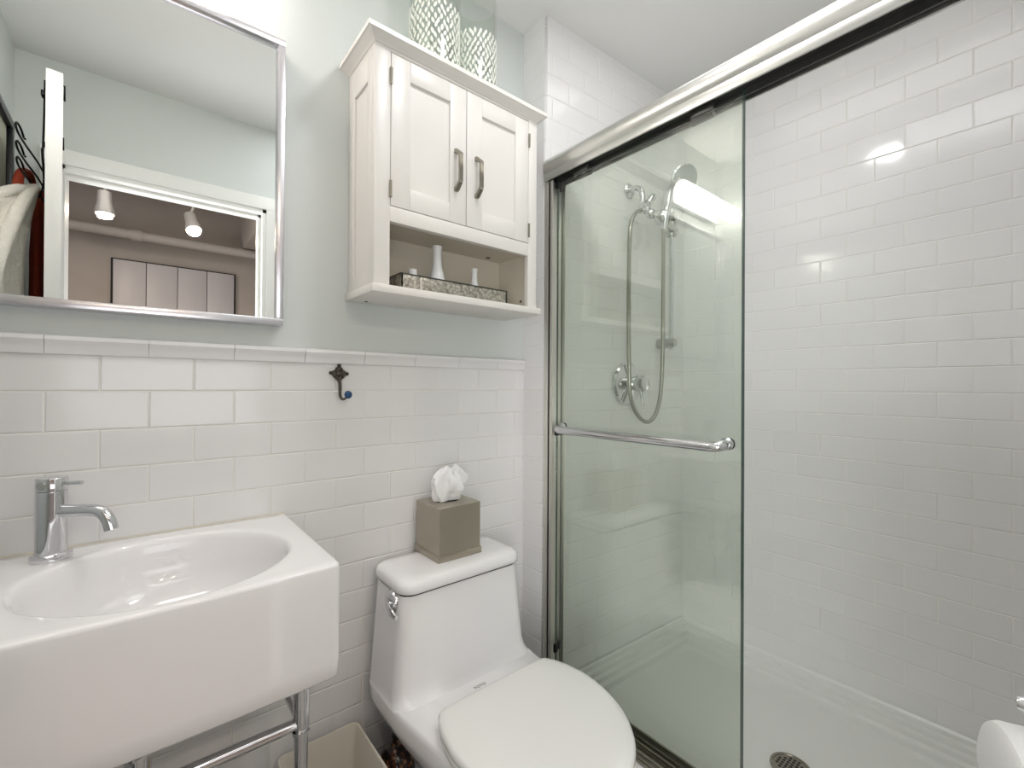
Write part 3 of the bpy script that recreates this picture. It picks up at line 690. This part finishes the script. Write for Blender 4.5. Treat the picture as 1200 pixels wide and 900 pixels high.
def lidline(sc, z, dz=0):
    pts = []; n = 72; yc = -.445
    for k in range(n+1):
        a = math.pi*k/n; pts.append((TX+.200*sc*math.cos(a), -.46+(yc-.258*math.sin(a)+.46)*sc, z))
    back = [(-.199, -.432), (-.192, -.390), (-.180, -.355), (-.166, -.332), (-.150, -.3255), (-.08, -.3245), (0, -.324)]
    back = back + [(-x, y) for x, y in reversed(back[:-1])]
    cy = -.46
    for x, y in back: pts.append((TX+x*sc, cy+(y-cy)*sc, z))
    return pts
mb = MB(); mb.loft([lidline(.955, .3935), lidline(.975, .395), lidline(.980, .402), lidline(.975, .409), lidline(.955, .411)]); obj('seat', mb, SEATP, t, angle=60, label='white seat ring under the lid')
mb = MB(); mb.loft([lidline(.96, .4135), lidline(.988, .415), lidline(1.0, .421), lidline(1.0, .428), lidline(.992, .433), lidline(.97, .4365), lidline(.90, .4395), lidline(.7, .4425), lidline(.4, .4440), lidline(.1, .4445)]); obj('seat_lid', mb, SEATP, t, angle=60)
for x in (TX-.07, TX+.07): obj('hinge', MB().tube([(x-.02, -.330, .402), (x+.02, -.330, .402)], .009, 16), SEATP, t)
# flush lever at the left side of the tank
lx = TX-.1885
mb = MB(); rg = []
for k in range(9):
    u = k/8; ca_, sa_ = math.cos(u*math.pi/2), math.sin(u*math.pi/2)
    rg.append([(lx+.002-.020*sa_, -.143+(.029*ca_+.0008)*math.cos(2*math.pi*i/28), .622+(.030*ca_+.0008)*math.sin(2*math.pi*i/28)) for i in range(28)])
mb.loft(rg, True, True); fl = obj('flush_lever', mb, CHROME, t, angle=60, label='chrome flush lever')
mb = MB(); rg = []
for k in range(13):
    u = k/12; y = -.150-.052*u; hgt = .010+.004*math.sin(math.pi*u)-.004*u; xx = lx-.018-.004*math.sin(math.pi*u); zc = .620-.012*u
    rg.append([(xx+.0045*math.cos(2*math.pi*i/14), y, zc+hgt*math.sin(2*math.pi*i/14)) for i in range(14)])
mb.loft(rg, True, True); obj('paddle', mb, CHROME, fl, angle=60)
# lettering on the deck
cu = bpy.data.curves.new('brand_lettering', 'FONT'); cu.body = 'TOTO'; cu.size = .013; cu.align_x = 'CENTER'; cu.extrude = .0002
o = bpy.data.objects.new('brand_lettering', cu); COL.objects.link(o)
dg = bpy.context.evaluated_depsgraph_get(); me = bpy.data.meshes.new_from_object(o.evaluated_get(dg)); bpy.data.objects.remove(o)
me.materials.append(mat('grey_ink', (.20, .20, .21), .5)); o = bpy.data.objects.new('brand_lettering', me); COL.objects.link(o); o.parent = t
o.location = Vector((.688, -.268, .3919))-t.location

# tissue box cover with tissue
bx0, bx1, by0, by1, bz0 = .628, .772, -.152, -.014, .6868
bz0 = .6868
t = thing('tissue_box_cover', ((bx0+bx1)/2, (by0+by1)/2, bz0), 'square brushed metal tissue box cover on the toilet tank', 'tissue box')
mb = MB(); hh = .148
mb.loft([rrect(bx0+.003, bx1-.003, by0+.003, by1-.003, .003, bz0+.018), rrect(bx0+.003, bx1-.003, by0+.003, by1-.003, .003, bz0+hh-.001), rrect(bx0+.004, bx1-.004, by0+.004, by1-.004, .002, bz0+hh)], True, True)
obj('cover_body', mb, TISMET, t)
mb = MB(); mb.box(bx0, bx1, by0, by1, bz0, bz0+.018, .0015); obj('base_band', mb, TISMET, t)
mb = MB(); tcx, tcy = (bx0+bx1)/2, (by0+by1)/2; mb.loft([[(tcx+.038*math.cos(a*math.pi/16), tcy+.020*math.sin(a*math.pi/16), z) for a in range(32)] for z in (bz0+hh, bz0+hh+.0006)]); obj('slot', mb, BLACK, t, smooth=False, label='dark oval tissue slot')
# tissue: crumpled sheet, folded
rnd = random.Random(4); mb = MB(); rings = []; n = 48
for i in range(15):
    u = i/14; z = bz0+hh+.001+.088*u
    wdt = .029+.024*math.sin(math.pi*(.1+.62*u)) - .022*max(0, u-.8)/.2; dep = .010+.012*math.sin(math.pi*u*.8)*(1-.6*u)
    ring_ = []
    for k in range(n):
        a = 2*math.pi*k/n
        f = 1+.16*math.sin(5*a+3.1*u)+.10*math.sin(9*a-5*u+1)+.06*math.sin(13*a+7*u)
        top = .012*u*math.sin(2*a+.6)+.006*u*math.sin(5*a)
        ring_.append((tcx+wdt*math.cos(a)*f+.004*u, tcy+dep*math.sin(a)*f*1.3+.006*math.sin(3*a+4*u), z+top*(u > .3)))
    rings.append(ring_)
mb.loft(rings, True, False)
mb.loft([[((p[0]-tcx)*.90+tcx, (p[1]-tcy)*.75+tcy, p[2]-.0) for p in rings[-1]], [((p[0]-tcx)*.5+tcx, (p[1]-tcy)*.4+tcy, p[2]-.02) for p in rings[-1]]], False, True)
mb.loft([rings[-1], [((p[0]-tcx)*.90+tcx, (p[1]-tcy)*.75+tcy, p[2]) for p in rings[-1]]], False, False)
obj('tissue', mb, TISSUE, None, angle=50, label='crumpled white tissue pulled up out of the metal box cover', category='tissue')

# ================================================================ FLOOR ITEMS
t = thing('waste_bin', (.36, -.12, 0), 'ivory rectangular waste bin on the floor between sink and toilet', 'waste bin')
mb = MB(); h_ = .272
def br(d_, z, r=.018): return rrect(.262+d_, .456-d_, -.275+d_, -.022-d_*.6, r, z, 6)
mb.loft([br(.024, .0008), br(.022, .004), br(0, h_-.002), br(-.001, h_), br(.003, h_), br(.005, h_-.004), br(.026, .008)], True, True)
obj('bin_body', mb, BINM, t)
mb = MB(); mb.lathe([(.040, .0008), (.045, .01), (.047, .06), (.046, .15), (.046, .205), (.040, .225), (.028, .240), (.014, .247), (.012, .262), (.015, .270), (.0, .276)], (.520, -.135, 0), n=40)
obj('brush_holder', mb, MOTTLE, None, label='mottled dark brown rounded holder on the floor behind the toilet', category='toilet brush holder')

# toilet paper at the right, on the front wall
t = thing('paper_holder', (.83, YF, .74), 'chrome toilet paper holder on the wall at the right edge', 'paper holder')
an = Vector((-.4, .917, 0)).normalized(); pe = Vector((.820, -1.175, .677))
mb = MB(); wz = .783
for x, z in ((.905, pe.z), (.850, wz)): pass
pw = pe-an*.160
mb.lathe([(.024, 0), (.024, .005), (.016, .011), (0, .011)], (.850, YF+.0006, wz), (0, 1, 0), 28); obj('rosette', mb, CHROME, t)
mb = MB(); mb.tube([(.850, YF+.008, wz), (.848, YF+.07, wz), (.842, YF+.125, wz)], .006, 14); mb.lathe([(0, -.011), (.008, -.009), (.0105, 0), (.008, .009), (0, .011)], (.841, YF+.134, wz), (0, 1, 0), 20); obj('knob_post', mb, CHROME, t)
mb = MB(); mb.tube([(.850, YF+.025, wz), (.862, YF+.028, wz-.03), (pw.x, pw.y+.02, pe.z+.03), pw+an*.02, pw+an*.05, pe-an*.012], .0055, 12, True, 5); obj('arm', mb, CHROME, t)
mb = MB(); mb.lathe([(.0195, .004), (.0195, 0), (.066, 0), (.072, .003), (.075, .010), (.075, .090), (.072, .097), (.066, .100), (.0195, .100), (.0195, .004)], pe, -an, 64, False, False)
obj('toilet_paper_roll', mb, PAPER, None, label='white toilet paper roll at the lower right edge', category='toilet paper')

# ================================================================ THINGS SEEN IN THE MIRROR
# picture on the left wall
t = thing('framed_picture', (XL, -1.05, 1.45), 'black framed picture on the left wall, seen in the mirror', 'picture')
mb = MB(); fy0, fy1, fz0, fz1, fb = -1.175, -.74, 1.50, 2.088, .028
for (a, b, c, d_) in ((fy0, fy1, fz0, fz0+fb), (fy0, fy1, fz1-fb, fz1), (fy0, fy0+fb, fz0+fb, fz1-fb), (fy1-fb, fy1, fz0+fb, fz1-fb)): mb.box(XL+.0006, XL+.026, a, b, c, d_, .002)
obj('frame', mb, FRAMEB, t)
mb = MB(); mb.box(XL+.0006, XL+.010, fy0+fb, fy1-fb, fz0+fb, fz1-fb); obj('mount', mb, MATB, t, smooth=False)
mb = MB(); mb.box(XL+.0102, XL+.0115, fy0+.08, fy1-.08, fz0+.10, fz1-.10); obj('print', mb, PRINT, t, smooth=False)
# over-door hook rack, black and white wire scrolls
t = thing('hook_rack', (DX0, -.80, 1.80), 'over-door rack of black scrolled wire hooks holding the robe', 'hook rack')
for y in (-.66, -1.05):
    x = dxl(y); mb = MB(); mb.tube([(x+.037, y, 1.99), (x+.037, y, 2.033), (x-.003, y, 2.033), (x-.004, y, 1.93), (x-.006, y, 1.82)], .0025, 8)
    mb.box(x-.010, x-.001, y-.012, y+.012, 1.985, 2.0, .001); obj('door_hanger', mb, IRON, t)
def rk(y, off, z): return (dxl(y)-off, y, z)
mb = MB().tube([rk(-.58-.02, .006, 1.815), rk(-1.2, .006, 1.815)], .003, 8); obj('cross_rail', mb, IRON, t)
for z, yy in ((1.845, -.615), (1.805, -.640), (1.770, -.665)):
    pts = [rk(yy-.28, .004, z-.01), rk(yy-.20, .018, z), rk(yy-.08, .040, z+.002), rk(yy-.01, .052, z+.006), rk(yy+.012, .056, z+.018), rk(yy, .054, z+.030), rk(yy-.03, .048, z+.026), rk(yy-.045, .043, z+.010), rk(yy-.03, .040, z+.002)]
    obj('scroll_hook', MB().tube(pts, .0026, 8, True, 6), IRON, t)
for k in range(3):
    y = -.86-.11*k
    sp = [rk(y, .006, 1.818), rk(y, .010, 1.78), rk(y, .018, 1.755), rk(y, .034, 1.748), rk(y, .046, 1.762), rk(y, .044, 1.778)]
    obj('hook', MB().tube(sp, .0024, 8, True, 5), IRON, t)
# robe: hood folded on the hook, hanging folds
rnd = random.Random(11); mb = MB(); rings = []; n = 64
prof = [(1.765, .008, .012, -.815, -.246), (1.745, .016, .040, -.80, -.256), (1.70, .026, .085, -.775, -.272), (1.64, .034, .125, -.745, -.288), (1.56, .038, .155, -.72, -.296), (1.45, .040, .165, -.71, -.300), (1.32, .042, .17, -.71, -.300), (1.15, .044, .175, -.71, -.300), (.98, .044, .175, -.71, -.300), (.80, .044, .175, -.71, -.300), (.70, .042, .17, -.71, -.300)]
pp = catmull([Vector((z, a, b)) for z, a, b, _, _ in prof], 5); qq = catmull([Vector((yc_, xc_, 0)) for _, _, _, yc_, xc_ in prof], 5)
for i, (p, q) in enumerate(zip(pp, qq)):
    rg = []; g = min(1, i/12)
    for k in range(n):
        a = 2*math.pi*k/n; f = 1+g*(.22*math.sin(6*a+.05*i)+.12*math.sin(11*a-.08*i+2)+.06*math.sin(17*a))
        f = max(.4, f*.86)
        rg.append((q.y+p.y*math.cos(a)*f, q.x+p.z*math.sin(a)*(1+.06*math.sin(4*a)), p.x+.012*g*math.sin(5*a+i*.3)))
    rings.append(rg)
mb.loft(rings, True, True)
# shawl collar roll
mb.tube([(-.248, -.815, 1.768), (-.268, -.74, 1.735), (-.300, -.66, 1.68), (-.325, -.60, 1.60), (-.330, -.575, 1.50), (-.332, -.60, 1.38), (-.332, -.65, 1.25)], [.012, .024], 12, True, 6)
mb.tube([(-.250, -.82, 1.768), (-.252, -.74, 1.725), (-.262, -.66, 1.65), (-.275, -.60, 1.56), (-.290, -.56, 1.46), (-.305, -.56, 1.34), (-.320, -.62, 1.22)], [.012, .024], 12, True, 6)
obj('bathrobe', mb, ROBE, None, angle=80, label='white terry bathrobe hanging on the door hooks, seen in the mirror', category='robe')
mb = MB(); rings = []
for i in range(24):
    u = i/23; z = 1.80-.62*u; wy = .018+.045*min(1, u*3); wx = .010+.008*min(1, u*3); rg = []
    for k in range(36):
        a = 2*math.pi*k/36; f = 1+.22*math.sin(5*a+u*3)+.1*math.sin(9*a)
        rg.append((-.256+wx*math.cos(a)*f, -.955+wy*math.sin(a), z+.004*math.sin(4*a)))
    rings.append(rg)
mb.loft(rings, True, True); mb.tube([(-.262, -.90, 1.79), (-.262, -.84, 1.812), (-.268, -.78, 1.80), (-.272, -.75, 1.775), (-.274, -.74, 1.735)], [.008, .016, .022, .020, .012], 14, True, 5)
obj('bath_towel', mb, RUST, None, angle=80, label='rust red cloth hanging beside the white robe, seen in the mirror', category='towel')

# hall: closet, pipe, spot lamps
t = thing('closet', (.22, HY, 0), 'grey four-panel folding closet in the hall, seen in the mirror', 'closet')
kx0, kx1, kz = -.152, .612, 2.085
mb = MB(); mb.box(kx0-.012, kx1+.012, HY+.0006, HY+.010, .002, kz+.012); obj('surround', mb, DARKGAP, t, smooth=False)
for k in range(4):
    a = kx0+(kx1-kx0)*k/4; b = kx0+(kx1-kx0)*(k+1)/4; mb = MB(); mb.box(a+.002, b-.002, HY+.011, HY+.034, .012, kz, .002); obj('folding_panel', mb, CLOSET, t)
mb = MB(); mb.tube([(-2.5, HY+.12, 2.262), (3.0, HY+.12, 2.262)], .036, 18)
for x in (-1.3, -.02, 1.6): mb.tube([(x-.03, HY+.12, 2.262), (x+.03, HY+.12, 2.262)], .044, 18)
for x in (-1.3, -.02, 1.6): mb.box(x-.006, x+.006, HY+.0006, HY+.12, 2.256, 2.268)
obj('ceiling_pipe', mb, PIPEM, None, label='thick painted pipe running along the hall, seen in the mirror', category='pipe')
mb = MB(); mb.tube([(-1.6, -2.62, 2.575), (2.4, -2.62, 2.575)], .010, 8); mb.box(-1.6, 2.4, -2.628, -2.612, 2.584, 2.6195)
obj('lamp_track', mb, PIPEM, None, label='thin lighting track on the hall ceiling, seen in the mirror', category='lamp track')
def spot(x, tilt, label):
    t = thing('spot_lamp', (x, -2.62, 2.2), label, 'spot lamp', 'hall spot lamps')
    ax_ = Vector((tilt*.3, tilt, -1)).normalized(); c = Vector((x, -2.60, 2.225))
    mb = MB(); mb.lathe([(.046, 0), (.048, .002), (.048, .02), (.036, .075), (.034, .14), (.0, .142)], c, -ax_, 28, False, True); obj('lamp_housing', mb, mat('pale_lamp_housing', (.62, .60, .58), .4, .3), t)
    mb = MB(); mb.tube([c-ax_*.13, Vector((x, -2.62, 2.40)), Vector((x, -2.62, 2.566))], .008, 10); obj('stem', mb, PIPEM, t)
    mb = MB(); mb.lathe([(.044, 0), (.040, .006), (0, .008)], c, ax_, 28); obj('bulb', mb, emis('warm_bulb', (1, .80, .60), 14.0), t)
    l = area('spot_light', c+ax_*.02, (0, 0, 0), .07, .07, 2.0, (1, .82, .65), 'DISK'); l.rotation_euler = ax_.to_track_quat('-Z', 'Y').to_euler()
spot(-.170, .05, 'left one of two warm hall spot lamps, seen in the mirror')
spot(.285, .55, 'right one of two warm hall spot lamps, seen in the mirror')
